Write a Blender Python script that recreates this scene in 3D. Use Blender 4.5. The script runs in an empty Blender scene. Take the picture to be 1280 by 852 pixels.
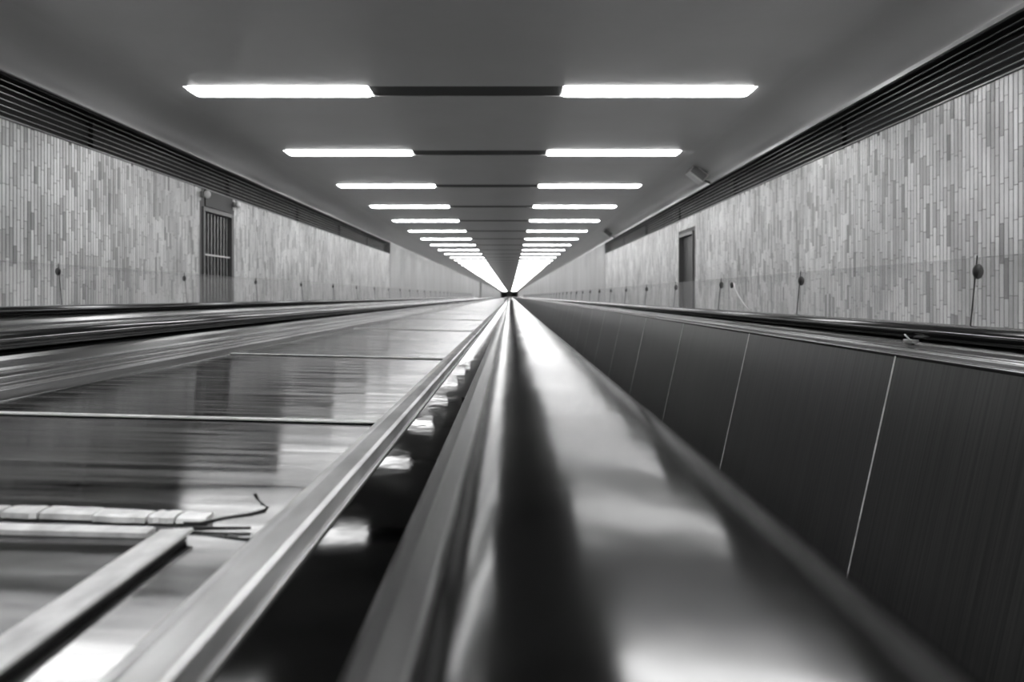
import bpy, math, random
from mathutils import Vector, Matrix
random.seed(7)
sc = bpy.context.scene
col = sc.collection
ZC = 1.0            # height of the lens above the tunnel floor; all coordinates below are relative to the lens
F = 980.0           # focal length in pixels of a 1280 px wide frame

# ---------------------------------------------------------------- camera, world, exposure
cd = bpy.data.cameras.new('camera')
cam = bpy.data.objects.new('camera', cd); col.objects.link(cam)
cam.location = (0, 0, ZC); cam.rotation_euler = (math.radians(90), 0, 0)
cd.sensor_width = 23.5; cd.lens = 23.5 * F / 1280
cd.shift_x = 2 / 1280; cd.shift_y = -56 / 1280
cd.clip_start = 0.005; cd.clip_end = 600
cd.dof.use_dof = True; cd.dof.focus_distance = 1.15; cd.dof.aperture_fstop = 6.2
sc.camera = cam
w = bpy.data.worlds.new('world'); sc.world = w; w.use_nodes = True
w.node_tree.nodes['Background'].inputs[0].default_value = (0.05, 0.05, 0.05, 1)
w.node_tree.nodes['Background'].inputs[1].default_value = 0.1
sc.view_settings.view_transform = 'Standard'; sc.view_settings.look = 'None'
sc.view_settings.gamma = 1; sc.view_settings.use_curve_mapping = False
sc.view_settings.exposure = 0.0
LAMP = 17.5

# ---------------------------------------------------------------- materials
def mat(name, base, rough=0.5, metal=0.0, spec=0.5, var=None, bump=None, coat=0.0, rvar=None, brushed=0.0, edge=1.0):
    """var/bump/rvar = (scale xyz, amount): object-space noise on colour / relief / roughness"""
    m = bpy.data.materials.new(name); m.use_nodes = True
    nt = m.node_tree; b = nt.nodes['Principled BSDF']
    b.inputs['Base Color'].default_value = (base, base, base, 1)
    b.inputs['Roughness'].default_value = rough; b.inputs['Metallic'].default_value = metal
    b.inputs['Specular IOR Level'].default_value = spec
    b.inputs['Coat Weight'].default_value = coat
    b.inputs['Specular Tint'].default_value = (edge, edge, edge, 1)
    if brushed:      # scratches run across the tunnel, so highlights smear along it
        b.inputs['Anisotropic'].default_value = brushed
        tv = nt.nodes.new('ShaderNodeCombineXYZ'); tv.inputs[1].default_value = 1.0
        nt.links.new(tv.outputs[0], b.inputs['Tangent'])
    tc = nt.nodes.new('ShaderNodeNewGeometry')
    def noise(scale, detail=3.0):
        mp = nt.nodes.new('ShaderNodeMapping'); mp.inputs['Scale'].default_value = scale
        nt.links.new(tc.outputs['Position'], mp.inputs[0])
        n = nt.nodes.new('ShaderNodeTexNoise'); n.inputs['Scale'].default_value = 1.0; n.inputs['Detail'].default_value = detail
        nt.links.new(mp.outputs[0], n.inputs['Vector']); return n.outputs[0]
    def rng(src, lo, hi):
        r = nt.nodes.new('ShaderNodeMapRange'); r.inputs[1].default_value = 0.3; r.inputs[2].default_value = 0.7
        r.inputs[3].default_value = lo; r.inputs[4].default_value = hi
        nt.links.new(src, r.inputs[0]); return r.outputs[0]
    if var:
        v = rng(noise(var[0]), base * (1 - var[1]), base * (1 + var[1]))
        c = nt.nodes.new('ShaderNodeCombineColor')
        for i in range(3): nt.links.new(v, c.inputs[i])
        nt.links.new(c.outputs[0], b.inputs['Base Color'])
    if rvar:
        nt.links.new(rng(noise(rvar[0]), max(0.02, rough - rvar[1]), rough + rvar[1]), b.inputs['Roughness'])
    if bump:
        prev = None
        for sc_, amt in (bump if isinstance(bump, list) else [bump]):
            bn = nt.nodes.new('ShaderNodeBump'); bn.inputs['Strength'].default_value = 1.0; bn.inputs['Distance'].default_value = amt
            nt.links.new(noise(sc_), bn.inputs['Height'])
            if prev: nt.links.new(prev, bn.inputs['Normal'])
            prev = bn.outputs[0]
        nt.links.new(prev, b.inputs['Normal'])
    return m

M = {}
M['ceiling'] = mat('ceiling_gloss_paint', 0.46, 0.36, spec=0.6, var=((1.5, 1.5, 1.5), 0.04), bump=((2.2, 2.2, 2.2), 0.006))
M['cove'] = mat('cove_gloss_paint', 0.46, 0.30, spec=.7, bump=((2.5, 2.5, 2.5), 0.006))
M['floor'] = mat('floor_pale_terrazzo', 0.35, 0.4, var=((4, 4, 4), 0.2))
M['wall_base'] = mat('wall_mortar', 0.14, 0.8)
M['wall_far'] = mat('wall_far_tiles', 0.56, 0.5, spec=.15, var=((3, 1.1, .25), 0.12), bump=((1, 9, 2), .004))
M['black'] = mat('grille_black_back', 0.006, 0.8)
M['slat'] = mat('grille_slat_dark_metal', 0.18, 0.35, metal=.6, var=((1, 2, 20), .4))
M['trim'] = mat('trim_aluminium', 0.55, 0.35, metal=.7)
M['rubber'] = mat('handrail_black_rubber', 0.15, 0.135, metal=1, edge=.44, bump=[((16, 9, 16), 0.0007)], rvar=((20, 6, 20), .03))
M['guide'] = mat('brushed_guide_metal', 0.33, 0.25, metal=1, edge=.5, var=((60, 3, 60), .18), bump=((120, 5, 120), .00015))
M['mould'] = mat('worn_aluminium_moulding', 0.58, 0.40, metal=1, edge=.6, var=((30, 9, 30), .3), bump=((70, 22, 70), .0004))
M['deck'] = mat('scratched_steel_deck', 0.40, 0.125, metal=1, var=((3, 40, 5), .2), brushed=.72, edge=.42,
                bump=[((5, 9, 5), .0005), ((12, 240, 4), .00003)], rvar=((4, 45, 6), .06))
M['deck_dark'] = mat('dark_steel_cover_strip', 0.11, 0.05, metal=1, edge=.36, var=((18, 18, 5), .2), bump=[((16, 10, 5), .00035)], rvar=((30, 20, 5), .03))
M['panel'] = mat('dark_brushed_side_panel', 0.045, 0.30, spec=0.45, var=((6, 160, 1.2), .35), bump=[((3, 2.2, 2), .003), ((6, 300, 2), .00005)])
M['panel_out'] = mat('balustrade_outer_cladding', 0.10, 0.4)
M['joint'] = mat('pale_joint_strip', 0.62, 0.4, metal=0, var=((40, 60, 40), .3))
M['old_strip'] = mat('worn_pale_strip', 0.75, 0.3, metal=.25, var=((60, 30, 60), .3), bump=((160, 160, 160), .00012))
M['wire'] = mat('dark_wire', 0.02, 0.5)
M['door_dark'] = mat('dark_door_panel', 0.05, 0.45, var=((3, 3, 1), .2))
M['gatebar'] = mat('gate_bar_paint', 0.16, 0.35, metal=.3, var=((50, 50, 12), .5))
M['door_frame'] = mat('door_frame_paint', 0.10, 0.4)
M['lintel'] = mat('lintel_grey_paint', 0.06, 0.6)
M['housing'] = mat('lamp_housing_dark', 0.05, 0.5)
M['darkbar'] = mat('ceiling_slot_black', 0.012, 0.6)
M['box'] = mat('pale_plastic_box', 0.65, 0.4)
M['boxg'] = mat('grey_bracket', 0.2, 0.4)
M['clamp'] = mat('clamp_dark_plastic', 0.03, 0.4)
M['tread'] = mat('tread_grooved_metal', 0.15, 0.45, metal=.8)
M['globe'] = mat('white_globe', 0.8, 0.25)
M['concrete'] = mat('pale_pillar', 0.5, 0.6)

def lamp_mat(name, s):
    m = bpy.data.materials.new(name); m.use_nodes = True
    b = m.node_tree.nodes['Principled BSDF']
    b.inputs['Base Color'].default_value = (.8, .8, .8, 1)
    b.inputs['Emission Color'].default_value = (1, 1, 1, 1); b.inputs['Emission Strength'].default_value = s
    return m
M['lamp'] = lamp_mat('lit_diffuser', LAMP)

def tile_mat(name, attr):
    m = bpy.data.materials.new(name); m.use_nodes = True
    nt = m.node_tree; b = nt.nodes['Principled BSDF']
    if attr:
        s = nt.nodes.new('ShaderNodeAttribute'); s.attribute_name = 'tone'; src = s.outputs['Fac']
    else:
        s = nt.nodes.new('ShaderNodeObjectInfo'); src = s.outputs['Random']
    g = nt.nodes.new('ShaderNodeNewGeometry')
    n = nt.nodes.new('ShaderNodeTexNoise'); n.inputs['Scale'].default_value = 2.6; n.inputs['Detail'].default_value = 5
    mpp = nt.nodes.new('ShaderNodeMapping'); mpp.inputs['Scale'].default_value = (1, 1, .6)
    nt.links.new(g.outputs['Position'], mpp.inputs[0]); nt.links.new(mpp.outputs[0], n.inputs['Vector'])
    r = nt.nodes.new('ShaderNodeValToRGB'); e = r.color_ramp.elements
    e[0].position = 0; e[0].color = (.36, .36, .36, 1)
    e[1].position = 1; e[1].color = (.92, .92, .92, 1)
    for p, v in ((.1, .54), (.3, .70), (.7, .86)):
        q = r.color_ramp.elements.new(p); q.color = (v, v, v, 1)
    nt.links.new(src, r.inputs[0])
    mr = nt.nodes.new('ShaderNodeMapRange'); mr.inputs[1].default_value = .35; mr.inputs[2].default_value = .6
    mr.inputs[3].default_value = .72; mr.inputs[4].default_value = 1.05
    nt.links.new(n.outputs[0], mr.inputs[0])
    mx = nt.nodes.new('ShaderNodeVectorMath'); mx.operation = 'MULTIPLY'
    nt.links.new(r.outputs[0], mx.inputs[0]); nt.links.new(mr.outputs[0], mx.inputs[1])
    nt.links.new(mx.outputs[0], b.inputs['Base Color'])
    b.inputs['Roughness'].default_value = .3; b.inputs['Specular IOR Level'].default_value = .25
    n2 = nt.nodes.new('ShaderNodeTexNoise'); n2.inputs['Scale'].default_value = 45; n2.inputs['Detail'].default_value = 2
    nt.links.new(g.outputs['Position'], n2.inputs['Vector'])
    bp = nt.nodes.new('ShaderNodeBump'); bp.inputs['Distance'].default_value = .002
    nt.links.new(n2.outputs[0], bp.inputs['Height']); nt.links.new(bp.outputs[0], b.inputs['Normal'])
    return m
M['tile'] = tile_mat('glazed_tile', False); M['tile_s'] = tile_mat('glazed_tile_field', True)

def glass_mat():
    m = bpy.data.materials.new('screen_glass'); m.use_nodes = True
    nt = m.node_tree; nt.nodes.clear()
    o = nt.nodes.new('ShaderNodeOutputMaterial')
    t = nt.nodes.new('ShaderNodeBsdfTransparent'); t.inputs[0].default_value = (.985, .985, .985, 1)
    d = nt.nodes.new('ShaderNodeBsdfDiffuse'); d.inputs[0].default_value = (.7, .7, .7, 1)
    g = nt.nodes.new('ShaderNodeBsdfGlossy'); g.inputs['Roughness'].default_value = .06
    n = nt.nodes.new('ShaderNodeFresnel'); n.inputs[0].default_value = 1.35
    m1 = nt.nodes.new('ShaderNodeMixShader'); m1.inputs[0].default_value = .10
    nt.links.new(t.outputs[0], m1.inputs[1]); nt.links.new(d.outputs[0], m1.inputs[2])
    sc2 = nt.nodes.new('ShaderNodeMath'); sc2.operation = 'MULTIPLY'; sc2.inputs[1].default_value = .12
    nt.links.new(n.outputs[0], sc2.inputs[0])
    m2 = nt.nodes.new('ShaderNodeMixShader'); nt.links.new(sc2.outputs[0], m2.inputs[0])
    nt.links.new(m1.outputs[0], m2.inputs[1]); nt.links.new(g.outputs[0], m2.inputs[2])
    nt.links.new(m2.outputs[0], o.inputs[0])
    return m
M['glass'] = glass_mat()

# ---------------------------------------------------------------- helpers
WORLD = {}
def put(o, origin, parent):
    WORLD[o.name] = Vector(origin)
    if parent is not None:
        o.parent = parent; o.location = Vector(origin) - WORLD[parent.name]
    else:
        o.location = Vector(origin) + Vector((0, 0, ZC))
def tag(o, label=None, cat=None, group=None, kind=None):
    if label: o['label'] = label
    if cat: o['category'] = cat
    if group: o['group'] = group
    if kind: o['kind'] = kind
    return o
def mk(name, vf, m, parent=None, smooth=False, bevel=0, origin=None):
    v, f = vf
    lo = [min(p[i] for p in v) for i in range(3)]; hi = [max(p[i] for p in v) for i in range(3)]
    c = origin or ((lo[0] + hi[0]) / 2, (lo[1] + hi[1]) / 2, lo[2])
    me = bpy.data.meshes.new(name)
    me.from_pydata([(p[0] - c[0], p[1] - c[1], p[2] - c[2]) for p in v], [], f)
    me.materials.append(M[m]); me.validate()
    if smooth: me.polygons.foreach_set('use_smooth', [True] * len(me.polygons))
    o = bpy.data.objects.new(name, me); col.objects.link(o)
    put(o, c, parent)
    if bevel:
        b = o.modifiers.new('bevel', 'BEVEL'); b.width = bevel; b.segments = 2; b.limit_method = 'ANGLE'
    return o
def empty(name, loc, label=None, cat=None, group=None, kind=None):
    o = bpy.data.objects.new(name, None); col.objects.link(o); o.empty_display_size = .1
    put(o, loc, None); return tag(o, label, cat, group, kind)
def dup(src, origin, parent=None):
    o = src.copy(); col.objects.link(o); o.parent = None
    put(o, origin, parent); return o
def box(x0, x1, y0, y1, z0, z1):
    v = [(x, y, z) for x in (x0, x1) for y in (y0, y1) for z in (z0, z1)]
    return v, [(0, 1, 3, 2), (4, 6, 7, 5), (0, 4, 5, 1), (2, 3, 7, 6), (0, 2, 6, 4), (1, 5, 7, 3)]
def join(*parts):
    V, Fc = [], []
    for v, f in parts:
        n = len(V); V += v; Fc += [tuple(i + n for i in q) for q in f]
    return V, Fc
def extrude(pts, ys, closed=True, zf=None):
    """(x,z) profile swept along y through the stations ys"""
    n = len(pts); V = []; Fc = []
    for y in ys:
        for x, z in pts: V.append((x, y, z))
    for k in range(len(ys) - 1):
        for i in range(n if closed else n - 1):
            j = (i + 1) % n
            Fc.append((k * n + i, k * n + j, (k + 1) * n + j, (k + 1) * n + i))
    if closed:
        Fc.append(tuple(range(n))[::-1]); Fc.append(tuple((len(ys) - 1) * n + i for i in range(n)))
    return V, Fc
def tube(path, r, n=8):
    V, Fc = [], []
    P = [Vector(p) for p in path]
    for i, p in enumerate(P):
        d = (P[min(i + 1, len(P) - 1)] - P[max(i - 1, 0)]).normalized()
        a = d.orthogonal().normalized(); b = d.cross(a)
        rr = r[i] if isinstance(r, (list, tuple)) else r
        for k in range(n):
            t = 2 * math.pi * k / n
            V.append(tuple(p + a * math.cos(t) * rr + b * math.sin(t) * rr))
    for i in range(len(P) - 1):
        for k in range(n):
            j = (k + 1) % n
            Fc.append((i * n + k, i * n + j, (i + 1) * n + j, (i + 1) * n + k))
    Fc.append(tuple(range(n))[::-1]); Fc.append(tuple((len(P) - 1) * n + k for k in range(n)))
    return V, Fc
def ball(c, rx, ry, rz, n=14, m=8):
    V = [(c[0], c[1], c[2] - rz)]; Fc = []
    for i in range(1, m):
        a = math.pi * i / m
        for k in range(n):
            t = 2 * math.pi * k / n
            V.append((c[0] + rx * math.sin(a) * math.cos(t), c[1] + ry * math.sin(a) * math.sin(t), c[2] - rz * math.cos(a)))
    V.append((c[0], c[1], c[2] + rz)); T = len(V) - 1
    for k in range(n):
        j = (k + 1) % n
        Fc.append((0, 1 + j, 1 + k)); Fc.append((T, 1 + (m - 2) * n + k, 1 + (m - 2) * n + j))
        for i in range(m - 2):
            Fc.append((1 + i * n + k, 1 + i * n + j, 1 + (i + 1) * n + j, 1 + (i + 1) * n + k))
    return V, Fc

# ---------------------------------------------------------------- the setting
Y0, Y1 = -8.0, 262.0
XL, XR = -3.18, 2.50
ZF = -1.0           # floor
ZT = 1.60           # ceiling
VB, VT = 1.115, 1.392   # grille bottom and top
VEND = 20.7
S = 'structure'
DL = (8.10, 8.97)   # gated doorway in the left wall
DR = (10.72, 11.62) # doorway in the right wall
DTL, DTR = 0.93, 0.90

tag(mk('floor', box(XL - .3, XR + .3, Y0, Y1, ZF - .1, ZF), 'floor'), kind=S)

# ceiling: flat field with one slot per row of lamps and a coved edge on both sides
FX = [(-2.50, -1.09), (0.40, 1.89)]
SP = 2.63; YR0 = 6.13
rows = [YR0 + SP * k for k in range(-5, 96)]
HW = .15
cx0, cx1 = -2.72, 2.06
V, Fc = [], []
def quad(a, b, c, d):
    n = len(V); V.extend([a, b, c, d]); Fc.append((n, n + 1, n + 2, n + 3))
yp = Y0
RZ = ZT + .07
for y in rows:
    a, b = y - HW, y + HW
    quad((cx0, yp, ZT), (cx1, yp, ZT), (cx1, a, ZT), (cx0, a, ZT))
    quad((cx0, a, ZT), (FX[0][0], a, ZT), (FX[0][0], b, ZT), (cx0, b, ZT))
    quad((FX[1][1], a, ZT), (cx1, a, ZT), (cx1, b, ZT), (FX[1][1], b, ZT))
    quad((FX[0][0], a, ZT), (FX[1][1], a, ZT), (FX[1][1], a, RZ), (FX[0][0], a, RZ))
    quad((FX[0][0], b, ZT), (FX[1][1], b, ZT), (FX[1][1], b, RZ), (FX[0][0], b, RZ))
    quad((FX[0][0], a, ZT), (FX[0][0], b, ZT), (FX[0][0], b, RZ), (FX[0][0], a, RZ))
    quad((FX[1][1], a, ZT), (FX[1][1], b, ZT), (FX[1][1], b, RZ), (FX[1][1], a, RZ))
    quad((FX[0][0], a, RZ), (FX[1][1], a, RZ), (FX[1][1], b, RZ), (FX[0][0], b, RZ))
    yp = b
quad((cx0, yp, ZT), (cx1, yp, ZT), (cx1, Y1, ZT), (cx0, Y1, ZT))
quad((cx0 - .3, Y0, ZT + .12), (cx1 + .3, Y0, ZT + .12), (cx1 + .3, Y1, ZT + .12), (cx0 - .3, Y1, ZT + .12))
ceil = tag(mk('ceiling', (V, Fc), 'ceiling'), kind=S)
def cove(xa, xw, zb):
    pts = []
    for i in range(15):
        t = math.pi / 2 * i / 14
        pts.append((xa + (xw - xa) * math.sin(t), zb + (ZT - zb) * math.cos(t)))
    return pts
ys = [Y0 + (Y1 - Y0) * k / 60 for k in range(61)]
for xa, xw in ((cx0, XL), (cx1, XR)):
    mk('cove', extrude(cove(xa, xw, VT + .012), ys, closed=False), 'cove', ceil, smooth=True)
for y in rows[1:]:
    if y < 140:
        mk('slot_cover', box(FX[0][1] + .004, FX[1][0] - .004, y - HW + .002, y + HW - .002, ZT + .004, ZT + .045), 'darkbar', ceil)

def wall(name, x, out, door, dtop):
    """out = +1 when the solid of the wall lies towards +x"""
    xs = sorted((x + out * .008, x + out * .30))
    top = VB; full = VT + .02
    parts = []
    for a, b, z0, z1 in ((Y0, door[0], ZF, VB), (door[0], door[1], dtop, VB), (door[1], VEND, ZF, VB)):
        parts.append(box(xs[0], xs[1], a, b, z0, z1))
    o = mk(name, join(*parts), 'wall_base'); tag(o, kind=S)
    fx = sorted((x, x + out * .30))
    mk('plain_wall', box(fx[0], fx[1], VEND + .002, Y1, ZF, full), 'wall_far', o)
    return o
wl = wall('wall_left', XL, -1, DL, DTL)
wr = wall('wall_right', XR, 1, DR, DTR)
# a shallow pillar on the far left, and the two end walls
mk('pillar', box(XL, XL + .16, 82, 83.2, ZF, ZT), 'concrete', wl)
tag(mk('wall_far', box(XL - .3, XR + .3, Y1, Y1 + .2, ZF, ZT + .1), 'wall_base'), kind=S)
tag(mk('wall_behind', box(XL - .3, XR + .3, Y0 - .2, Y0, ZF, ZT + .1), 'wall_base'), kind=S)
wf = bpy.data.objects['wall_far']
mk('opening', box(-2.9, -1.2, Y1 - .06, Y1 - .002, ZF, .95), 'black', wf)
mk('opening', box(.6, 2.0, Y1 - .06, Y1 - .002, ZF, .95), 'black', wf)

# upright glazed tiles, staggered column by column
PITCH = .0372
unit = bpy.data.meshes.new('tile')
uv, uf = box(-.5, .5, -.5, .5, 0, 1)
unit.from_pydata(uv, [], uf); unit.materials.append(M['tile'])
def tiles(parent, x, out, door, dtop, near):
    fld = [[], [], []]; made = 0
    y = 1.6
    pw = WORLD[parent.name]
    while y < VEND - .02:
        z = ZF + .01 - random.random() * .2
        while z < VB - .02:
            L = random.choice((.11, .14, .17, .17, .2, .2, .24))
            z0, z1 = max(z, ZF), min(z + L, VB - .004)
            z += L + .0035
            if z1 - z0 < .02: continue
            if door[0] - PITCH - .05 < y < door[1] + .05 and z0 < dtop + .05: 
                if z1 < dtop + .08: continue
                z0 = dtop + .055
                if z1 - z0 < .02: continue
            if door[0] - .05 < y < door[1] and x < 0: continue
            pr = .0095 + random.random() * .0015
            ty = random.uniform(-.03, .03)
            if near[0] < y < near[1] and z1 > near[2] and made < 300:
                o = bpy.data.objects.new('tile', unit); col.objects.link(o)
                o.scale = (.02, PITCH - .0096, z1 - z0); o.rotation_euler = (0, 0, ty)
                put(o, (x + out * (.0255 - pr), y + PITCH / 2, z0), parent); made += 1
            else:
                w2 = PITCH / 2 - .0048
                xf = x + out * (.0155 - pr); xb = x + out * .012
                yc = y + PITCH / 2; n = len(fld[0])
                da = ty * w2 * out
                for (xx, s) in ((xb, -1), (xb, 1), (xf + da, 1), (xf - da, -1)):
                    fld[0].append((xx, yc + s * w2, z0)); fld[0].append((xx, yc + s * w2, z1))
                for a, b in ((1, 2), (2, 3), (3, 0)):
                    fld[1].append((n + 2 * a, n + 2 * b, n + 2 * b + 1, n + 2 * a + 1))
                fld[1].append((n, n + 2, n + 4, n + 6)); fld[1].append((n + 1, n + 7, n + 5, n + 3))
                fld[2] += [random.random()] * 5
        y += PITCH
    o = mk('tile_field', (fld[0], fld[1]), 'tile_s', parent)
    if len(o.data.polygons) == len(fld[2]):
        at = o.data.attributes.new('tone', 'FLOAT', 'FACE'); at.data.foreach_set('value', fld[2])
    tag(o, kind='stuff')
tiles(wl, XL, -1, DL, DTL, (4.8, 7.2, -.15))
tiles(wr, XR, 1, DR, DTR, (3.75, 6.2, -.2))

# trims along the top of the grilles
tag(mk('trim_1', extrude([(XL + .002, VT + .004), (XL + .022, VT + .004), (XL + .022, VT + .014), (XL + .002, VT + .02)], [Y0, VEND]), 'lintel'), kind=S)
t2 = tag(mk('trim_2', extrude([(XR - .002, VT - .004), (XR - .03, VT - .004), (XR - .03, VT + .022), (XR - .002, VT + .03)], [Y0, VEND]), 'trim'), kind=S)

# ---------------------------------------------------------------- doors
def frame_of(o, x, out, door, top, m='door_frame'):
    a, b = door; t = .045
    xs = sorted((x - out * .012, x + out * .12))
    mk('frame', join(box(*xs, a, a + t, ZF, top), box(*xs, b - t, b, ZF, top), box(*xs, a + t, b - t, top - t, top)), m, o, bevel=.004)
d1 = empty('door_1', (XL, sum(DL) / 2, ZF), kind=S)
frame_of(d1, XL, -1, DL, DTL)
mk('back_panel', box(XL - .22, XL - .18, DL[0], DL[1], ZF, DTL), 'door_dark', d1)
nb = 8
bar0 = None
for k in range(nb):
    y = DL[0] + .07 + (DL[1] - DL[0] - .14) * (k + .5) / nb
    if bar0 is None:
        bar0 = mk('bar', box(XL - .045, XL - .02, y - .016, y + .016, ZF + .05, DTL - .05), 'gatebar', d1, bevel=.003)
    else:
        dup(bar0, (XL - .0325, y, ZF + .05), d1)
mk('cross_rail', box(XL - .0195, XL - .012, DL[0] + .045, DL[1] - .045, .428, .445), 'box', d1)
mk('cross_rail', box(XL - .05, XL - .044, DL[0] + .045, DL[1] - .045, -.62, -.58), 'gatebar', d1)
mk('lintel', box(XL - .03, XL + .004, DL[0] + .07, DL[1] - .02, DTL + .01, VB - .004), 'lintel', d1)
for k, yy in enumerate((DL[0] - .02, DL[1] + .03)):
    g = empty('door_lamp', (XL + .01, yy, 1.02), ('round white globe lamp above the nearer corner of the barred left doorway',
              'round white globe lamp above the farther corner of the barred left doorway')[k], 'lamp')
    mk('globe', ball((XL + .055, yy, 1.05), .036, .036, .042), 'globe', g, smooth=True)
    mk('wall_mount', box(XL - .012, XL + .02, yy - .03, yy + .03, 1.02, 1.08), 'boxg', g, bevel=.004)
d2 = empty('door_2', (XR, sum(DR) / 2, ZF), kind=S)
frame_of(d2, XR, 1, DR, DTR)
leaf = mk('leaf', box(XR + .05, XR + .09, DR[0] + .045, DR[1] - .045, ZF, DTR - .045), 'door_dark', d2, bevel=.004)
mk('push_plate', box(XR + .044, XR + .05, DR[0] + .08, DR[0] + .14, -.1, .1), 'boxg', leaf)

# ---------------------------------------------------------------- louvred grilles
def grille(x, out, label):
    g = empty('ventilation_grille', (x, 6, VB), label, 'ventilation grille')
    xs = sorted((x + out * .16, x + out * .20))
    mk('back_plate', box(*xs, Y0, VEND, VB + .002, VT + .004), 'black', g)
    xs = sorted((x - out * .004, x + out * .16))
    mk('end_plate', box(*xs, VEND - .02, VEND, VB + .002, VT), 'black', g)
    e = sorted((x - out * .006, x + out * .16))
    mk('bottom_rail', box(*e, Y0, VEND - .02, VB + .001, VB + .008), 'slat', g)
    mk('top_rail', box(*e, Y0, VEND - .02, VT - .008, VT), 'black', g)
    for k in range(1, 7):
        z = VB + (VT - VB) * k / 7
        pts = [(x + out * .002, z), (x + out * .016, z + .003), (x + out * .016, z + .006), (x + out * .002, z + .0038)]
        mk('slat', extrude(pts, [Y0, 4.5 if out > 0 else 5.9, VEND - .02]), 'slat', g)
    for yy in (3.2, 6.2, 9.2, 12.2, 15.2, 18.2):
        q = sorted((x + out * .12, x + out * .16))
        mk('rib', box(*q, yy, yy + .02, VB + .008, VT - .008), 'black', g)
grille(XL, -1, 'long black louvred grille along the top of the left tiled wall')
grille(XR, 1, 'long black louvred grille with bright edge along the top of the right tiled wall')

# ---------------------------------------------------------------- ceiling lamps
def ordn(k): return ['first', 'second', 'third', 'fourth', 'fifth', 'sixth', 'seventh', 'eighth', 'ninth', 'tenth', 'eleventh', 'twelfth', 'thirteenth', 'fourteenth'][k]
LX = [(a + .012, b - .012) for a, b in FX]
protos = {}
for ri, y in enumerate(rows):
    vis = ri - 5
    for side in (0, 1):
        a, b = LX[side]; cx = (a + b) / 2; nm = ('left', 'right')[side]
        if vis < 0: lab, grp = 'ceiling lamp behind or above the camera in the %s line' % nm, 'ceiling lamps nearest the camera'
        elif vis < 14: lab, grp = 'white glowing strip lamp, %s row of the %s-hand line of ceiling lamps' % (ordn(vis), nm), 'lit ceiling lamps'
        else: lab, grp = 'tiny far-off glowing ceiling lamp in the merging %s-hand line near the vanishing point' % nm, 'far-off ceiling lamps of the %s line' % nm
        t = empty('ceiling_lamp', (cx, y, ZT - .012), lab, 'lamp', grp)
        if side not in protos:
            h = .014
            V2 = []
            L, W = (b - a) / 2, .128
            pts = [(-L, -W + .03), (-L + .03, -W), (L - .03, -W), (L, -W + .03), (L, W - .03), (L - .03, W), (-L + .03, W), (-L, W - .03)]
            V2 = [(cx + p[0] * .995, y + p[1] * .97, ZT - .012) for p in pts] + [(cx + p[0], y + p[1], ZT + .02) for p in pts]
            F2 = [tuple(range(8)), tuple(range(15, 7, -1))] + [(i, 8 + i, 8 + (i + 1) % 8, (i + 1) % 8) for i in range(8)]
            df = mk('diffuser', (V2, F2), 'lamp', t)
            hs = mk('housing', box(a, b, y - .14, y + .14, ZT + .022, ZT + .06), 'housing', t)
            protos[side] = (df, hs)
        else:
            df, hs = protos[side]
            dup(df, (cx, y, ZT - .012), t)
            if vis < 25: dup(hs, (cx, y, ZT + .022), t)

# ---------------------------------------------------------------- moving walkways
def rail_profile(x0, x1, top, th=.032):
    c = (x0 + x1) / 2; a = (x1 - x0) / 2; pts = []
    # crowned top, round shoulders, lip turned in below
    for i in range(25):
        t = math.pi * i / 24
        ct, st = math.cos(t), math.sin(t)
        px_ = c + a * math.copysign(abs(ct) ** .62, ct)
        pz = top - .017 + .017 * abs(st) ** .8
        pts.append((px_, pz))
    pts += [(x0 + .001, top - th + .006), (x0 + .008, top - th), (x1 - .008, top - th), (x1 - .001, top - th + .006)]
    return pts
def stations(a, b):
    out = [a]; y = a
    while y < b:
        y += max(.12, abs(y) * .15); out.append(min(y, b))
    return out
RT = -.054
def handrail(x0, x1, top, y0, y1, label):
    o = mk('handrail', extrude(rail_profile(x0, x1, top), stations(y0, y1)), 'rubber', smooth=True)
    return tag(o, label, 'handrail')
YE = 240.0
LE = 38.0
handrail(-.0185, .0785, RT, -1.2, YE, 'broad black rubber handrail running straight away from the camera in the foreground')
handrail(.79, .882, RT, -1.2, YE, 'thin black rubber handrail on the right, in front of the right glass screen')
handrail(-.865, -.772, RT, -1.2, LE, 'thick black rubber handrail on the left beyond the steel deck')
handrail(-1.68, -1.588, -.033, -1.2, LE, 'farthest left black rubber handrail, just in front of the left glass screen')

# --- centre deck between the two walkways
def dz(x): return -.134 - .025 * (x + .4)
deck = empty('centre_deck', (-.4, 0, ZF), 'shiny scratched steel deck between the foreground handrail and the left handrail', 'deck')
def slab(x0, x1, y0, y1, th=.003):
    v = []
    for y in (y0, y1):
        v += [(x0, y, dz(x0)), (x1, y, dz(x1)), (x1, y, dz(x1) - th), (x0, y, dz(x0) - th)]
    return v, [(3, 2, 1, 0), (4, 5, 6, 7), (0, 1, 5, 4), (1, 2, 6, 5), (2, 3, 7, 6), (3, 0, 4, 7)]
seams = [-.9, -.02, .863, 1.74, 3.12, 4.5, 5.9, 7.3, 8.7, 10.2, 13.5, 17, 21, 26, 32, 40, 60, 90, 140, 239]
EL, ER = -.622, -.140
for a, b in zip(seams[:-1], seams[1:]):
    mk('deck_plate', slab(EL, ER, a + .001, b - .001), 'deck', deck)
for s in seams[2:11]:
    v = []
    w2 = .0065
    for x in (EL + .002, ER - .004):
        v += [(x, s - w2 * .9, dz(x) + .0010), (x, s - w2, dz(x) + .0026), (x, s + w2, dz(x) + .0026), (x, s + w2, dz(x) + .0002)]
    mk('joint_strip', (v, [(0, 4, 5, 1), (1, 5, 6, 2), (2, 6, 7, 3), (0, 1, 2, 3), (7, 6, 5, 4), (0, 3, 7, 4)]), 'joint', deck)
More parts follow.
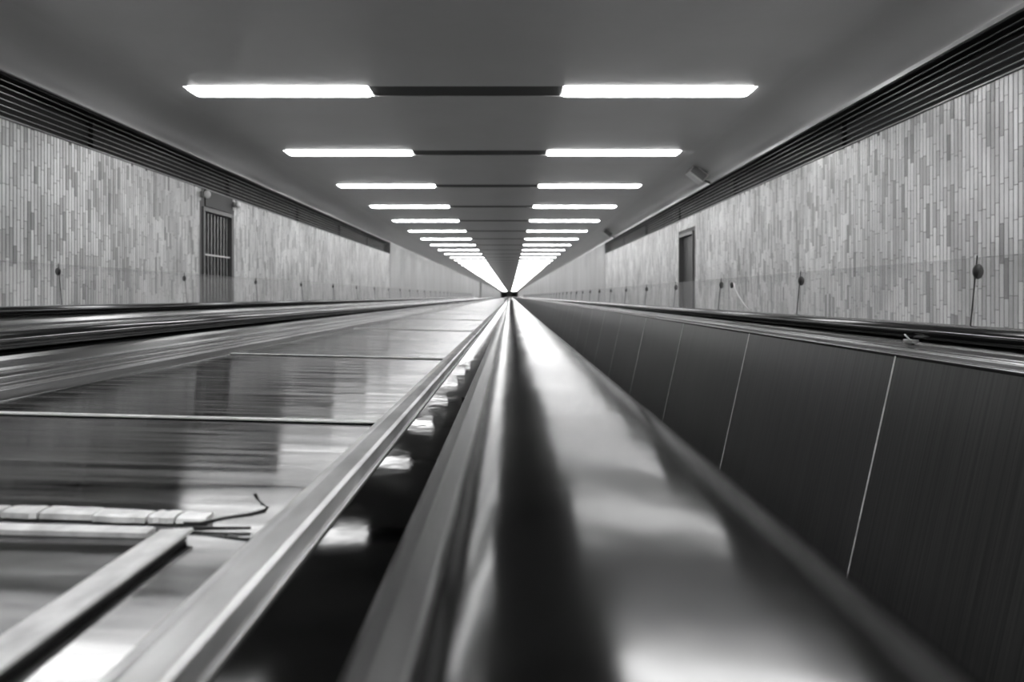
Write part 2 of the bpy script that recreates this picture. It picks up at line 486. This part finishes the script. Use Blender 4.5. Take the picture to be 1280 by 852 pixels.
mk('cover_strip', extrude([(-.1085, -.139), (-.054, -.1395), (-.054, -.145), (-.1085, -.145)], [-1, .52, 1.6, YE]), 'deck_dark', deck)
prof = [(-.1085, -.145), (-.1085, -.1372), (-.1105, -.1368), (-.112, -.143), (-.1165, -.143), (-.118, -.1345), (-.121, -.1318), (-.133, -.1305), (-.1365, -.1312),
        (-.1375, -.1335), (-.1435, -.134), (-.146, -.1375), (-.146, -.145)]
mk('edge_moulding', extrude(prof, stations(-1, YE)), 'mould', deck, bevel=.0006)
# guide that carries the foreground handrail
gp = [(-.054, -.145), (-.0575, -.138), (-.0565, -.128), (-.0525, -.117), (-.046, -.107), (-.037, -.0985), (-.026, -.0925), (-.012, -.0905), (-.005, -.089), (-.005, -.0875), (.06, -.0875), (.06, -.145)]
mk('rail_guide', extrude(gp, [-1, .93, .9305, 2.4, YE]), 'guide', deck, smooth=False, bevel=.003)
mk('joint_gap', box(-.0578, -.0505, .9302, .9312, -.137, -.120), 'wire', deck)
gl = [(-.622, -.14), (-.622, -.1285), (-.626, -.1255), (-.633, -.1175), (-.638, -.1165), (-.642, -.1185), (-.652, -.1165), (-.655, -.1135), (-.66, -.1125), (-.665, -.1145),
      (-.695, -.1115), (-.70, -.1075), (-.706, -.1065), (-.735, -.1075), (-.74, -.1045), (-.752, -.0955), (-.762, -.090), (-.775, -.0878), (-.79, -.0875), (-.865, -.0875), (-.865, -.14)]
mk('left_moulding', extrude(gl, stations(-1, LE)), 'guide', deck, bevel=.0012)
mk('support', box(-.82, .03, -.9, YE - 1, ZF, -.146), 'panel_out', deck)

# --- worn strips lying on the deck
st = empty('broken_strip', (-.27, .48, dz(-.27)), 'worn pale strip broken into short pieces lying across the steel deck', 'strip')
segs = [(-.40, -.3135), (-.312, -.2898), (-.2885, -.2558), (-.2545, -.2218), (-.2203, -.2048), (-.2036, -.186)]
for i, (a, b) in enumerate(segs):
    j = (i % 3 - 1) * .0012; t = .0040 - .0007 * (i == 5) ; n = 6; v = []; f = []
    for k in range(n):
        x = a + (b - a) * k / (n - 1); e = random.uniform(-.0006, .0006)
        z = dz(x) + .0008
        yc = .486 + (x + .3) * -.03 + j
        v += [(x, yc - .0075 + e, z), (x, yc - .0065 + e, z + t * .8), (x, yc - .002, z + t), (x, yc + .0075 - e, z + t + random.uniform(-.0004, .0003)), (x, yc + .0085, z)]
    for k in range(n - 1):
        for q in range(5):
            r = (q + 1) % 5
            f.append((k * 5 + q, k * 5 + r, k * 5 + 5 + r, k * 5 + 5 + q))
    f.append((4, 3, 2, 1, 0)); f.append(tuple((n - 1) * 5 + q for q in range(5)))
    mk('segment', (v, f), 'old_strip', st)
fl = tag(mk('flat_strip', slab(-.40, -.2085, .448, .461), 'old_strip'), 'flat pale strip beside the broken strip, on its near side', 'strip')
fl.location.z += .0034
ls = empty('raised_strip', (-.194, .25, dz(-.194)), 'long straight pale metal strip raised on the deck, running towards the camera', 'strip')
v = []
for y in (-.3, .452):
    for x, h in ((-.2025, .0025), (-.2022, .0048), (-.2010, .0052), (-.1838, .0062), (-.1825, .0058), (-.1825, .0040), (-.198, .0012)):
        v.append((x, y, dz(-.19) + h))
mk('metal_bar', (v, [(i, (i + 1) % 7, 7 + (i + 1) % 7, 7 + i) for i in range(7)] + [tuple(range(7))[::-1], tuple(range(7, 14))]), 'old_strip', ls, bevel=.0005)
mk('shadow_side', box(-.198, -.185, -.3, .448, dz(-.198) + .0002, dz(-.19) + .0042), 'wire', ls)  # shadowed side and gap under the raised strip, put in as a dark box
zt = -.140
wire = mk('kinked_wire', tube([(-.196, .470, zt + .004), (-.186, .471, zt + .0035), (-.172, .474, zt + .006), (-.158, .476, zt + .0075), (-.1495, .477, zt + .0095),
                               (-.1475, .477, zt + .0115), (-.151, .477, zt + .0135), (-.154, .477, zt + .017), (-.1555, .477, zt + .020)],
                              [.0008, .0011, .0010, .0012, .0014, .0013, .0010, .0010, .0012]), 'wire', smooth=True)
tag(wire, 'dark kinked wire sticking up from the end of the broken strip', 'wire')
w2 = mk('thin_twig', tube([(-.196, .466, zt + .0022), (-.175, .466, zt + .0022), (-.155, .468, zt + .0016)], [.0014, .0012, .0009]), 'wire', smooth=True)
tag(w2, 'short dark sliver lying flat between the broken strip and the edge moulding', 'sliver')

# --- side panels of the two walkways
def balustrade(name, sgn, xi, ztop, yseam, sp, y1, label, xin_bot, outx, ndet):
    """inner face at xi leaning in towards the walkway on the side sgn; outx = outer face"""
    b = empty(name, ((xi + outx) / 2, 0, ZF), label, 'balustrade')
    lean = lambda z: xi - sgn * .22 * (ztop - z)
    zb = -.62
    ks = [yseam + sp * k for k in range(-2, ndet)]
    p0 = None
    def pan(a, c):
        v = []
        for y in (a, c):
            v += [(lean(ztop), y, ztop), (lean(zb), y, zb), (lean(zb), y, ZF + .03), (lean(zb) + sgn * .01, y, ZF + .03), (lean(zb) + sgn * .01, y, zb), (lean(ztop) + sgn * .01, y, ztop)]
        return v, [(i, (i + 1) % 6, 6 + (i + 1) % 6, 6 + i) for i in range(6)] + [(0, 1, 2, 3, 4, 5), (11, 10, 9, 8, 7, 6)]
    def strip(y):
        v = []
        for yy in (y - .0026, y + .0026):
            v += [(lean(ztop) - sgn * .0008, yy, ztop), (lean(zb) - sgn * .0008, yy, zb), (lean(zb) + sgn * .008, yy, zb), (lean(ztop) + sgn * .008, yy, ztop)]
        return v, [(0, 1, 2, 3), (7, 6, 5, 4)] + [(i, (i + 1) % 4, 4 + (i + 1) % 4, 4 + i) for i in range(4)]
    js = None
    for a in ks:
        if p0 is None:
            p0 = mk('side_panel', pan(a + .003, a + sp - .003), 'panel', b); base = WORLD[p0.name].copy(); a0 = a
            js = mk('joint_strip', strip(a), 'joint', b); jb = WORLD[js.name].copy()
        else:
            d = Vector((0, a - a0, 0))
            dup(p0, base + d, b); dup(js, jb + d, b)
    if ks[-1] + sp < y1: mk('side_panel', pan(ks[-1] + sp, y1), 'panel', b)
    return b
rb = balustrade('balustrade', 1, .757, -.116, 1.54, .94, YE, 'dark leaning side panels topped with bright metal, right of the foreground handrail', 0, .96, 60)
pr = [(.757, -.125), (.7555, -.114), (.757, -.1125), (.7625, -.1115), (.764, -.104), (.7665, -.1015), (.774, -.0995), (.779, -.0925), (.787, -.0885), (.80, -.088), (.96, -.088), (.965, -.10), (.965, -.125)]
mk('top_trim', extrude(pr, [-1, 2.05, YE]), 'guide', rb, bevel=.0012)
mk('outer_cladding', box(.80, .96, -1, YE, ZF, -.126), 'panel_out', rb)
lb = balustrade('balustrade', -1, -1.545, -.105, 3.02, 1.17, LE, 'far left balustrade topped with bright metal behind the thick left handrail', 0, -1.78, 28)
pl = [(-1.545, -.115), (-1.5435, -.104), (-1.548, -.0995), (-1.556, -.098), (-1.562, -.088), (-1.574, -.077), (-1.59, -.068), (-1.61, -.067), (-1.78, -.067), (-1.785, -.08), (-1.785, -.115)]
mk('top_trim', extrude(pl, [-1, 5.2, LE]), 'guide', lb, bevel=.0012)
mk('outer_cladding', box(-1.78, -1.58, -1, LE, ZF, -.116), 'panel_out', lb)
# inner faces that back on to the centre deck
mk('inner_panel', extrude([(.062, -.09), (.072, -.09), (.17, -.62), (.17, ZF), (.16, ZF), (.16, -.62)], [-1, YE]), 'panel', deck)
mk('inner_panel', extrude([(-.85, -.09), (-.86, -.09), (-.96, -.62), (-.96, ZF), (-.95, ZF), (-.95, -.62)], [-1, LE]), 'panel', deck)

# treads of both walkways
def belt(x0, x1, y1, label):
    n = 24; pts = [(x0, ZF + .001)]
    for k in range(n):
        a = x0 + (x1 - x0) * k / n; s = (x1 - x0) / n
        pts += [(a, ZF + .028), (a + s * .55, ZF + .028), (a + s * .55, ZF + .018), (a + s, ZF + .018)]
    pts += [(x1, ZF + .001)]
    tag(mk('walkway_belt', extrude(pts, [-1, y1]), 'tread'), label, 'moving walkway')
belt(.175, .64, YE, 'grooved metal belt of the right walkway, low between the dark panels')
belt(-1.425, -.965, LE, 'grooved metal belt of the left walkway, low between the left handrails')

# ---------------------------------------------------------------- glass screens with round clamps
def screen(x, base, top, yf, sp, n, lean, label, ymax):
    s = empty('glass_screen', (x, yf, base), label, 'glass screen')
    sg = 1 if x > 0 else -1
    xt = x + sg * lean
    def pane(a, b):
        v = []
        for y in (a, b):
            v += [(x, y, base), (x + sg * .008, y, base), (xt + sg * .008, y, top), (xt, y, top)]
        return v, [(0, 1, 2, 3), (7, 6, 5, 4), (0, 4, 5, 1), (1, 5, 6, 2), (2, 6, 7, 3), (3, 7, 4, 0)]
    P = J = C = None
    ccz = top - .028
    cx_ = x + sg * lean * (ccz - base) / (top - base)
    for k in range(-3, n):
        y = yf + sp * k
        if P is None:
            P = mk('glass_pane', pane(y + .001, y + sp - .001), 'glass', s); pb = WORLD[P.name].copy()
            J = mk('joint_post', tube([(x, y, base + .001), (xt, y, top + .004)], .0014, 6), 'wire', s); jb = WORLD[J.name].copy()
            C = mk('clamp', ball((cx_ + sg * .004, y, ccz), .010, .0105, .0155), 'clamp', s, smooth=True); cb = WORLD[C.name].copy(); yb = y
        else:
            d = Vector((0, y - yb, 0))
            dup(P, pb + d, s); dup(J, jb + d, s); dup(C, cb + d, s)
    return s
rs = screen(.910, -.0875, .077, 1.555, .945, 60, .016, 'clear glass screen with round dark clamps behind the right handrail', 60)
lsn = screen(-1.725, -.0665, .123, 3.02, 1.17, 28, .016, 'clear glass screen with round dark clamps behind the far left handrail', 38)
# loose pale cord and clamp hanging on the right glass
cord = mk('hanging_cord', tube([(.912, 3.20, .052), (.908, 3.17, .03), (.903, 3.10, .0), (.899, 3.02, -.03), (.897, 2.95, -.052)], .0028, 6), 'box', smooth=True)
tag(cord, 'thin pale curved cord hanging on the right glass screen', 'cord')
lc = mk('loose_clamp', ball((.905, 3.205, .045), .007, .012, .013), 'clamp', smooth=True); tag(lc, 'odd dark clamp holding the pale cord on the right glass screen', 'clamp')
# small catch on the right-hand metal trim
k_ = empty('trim_catch', (.784, 1.53, -.0885), 'small bright metal catch on the right balustrade trim', 'catch')
mk('tab', box(.776, .79, 1.515, 1.55, -.0915, -.0845), 'trim', k_, bevel=.001)
mk('pin', tube([(.779, 1.52, -.09), (.775, 1.535, -.078), (.78, 1.55, -.076)], .0016, 6), 'trim', k_, smooth=True)

# ---------------------------------------------------------------- boxes on the right cove
def speaker(c, label):
    t = empty('wall_speaker', (XR - .03, c[1], c[2] - .06), label, 'loudspeaker')
    R = Matrix.Rotation(math.radians(38), 3, 'Y')
    v, f = box(-.11, .11, -.13, .10, -.06, .06)
    v = [tuple(R @ Vector(p) + Vector(c)) for p in v]
    mk('case', (v, f), 'box', t, bevel=.01)
    v, f = box(-.095, .095, -.137, -.13, -.045, .045)
    v = [tuple(R @ Vector(p) + Vector(c)) for p in v]
    mk('front_grille', (v, f), 'boxg', t)
    mk('bracket', tube([(c[0] + .1, c[1], c[2] - .07), (c[0] + .15, c[1], c[2] - .09), (XR - .005, c[1], c[2] - .11)], .014), 'boxg', t, smooth=True)
speaker((2.30, 9.7, 1.50), 'pale box loudspeaker mounted on the right ceiling cove, nearer of the two')
speaker((2.30, 18.6, 1.49), 'pale box loudspeaker on the right ceiling cove near the end of the grille')
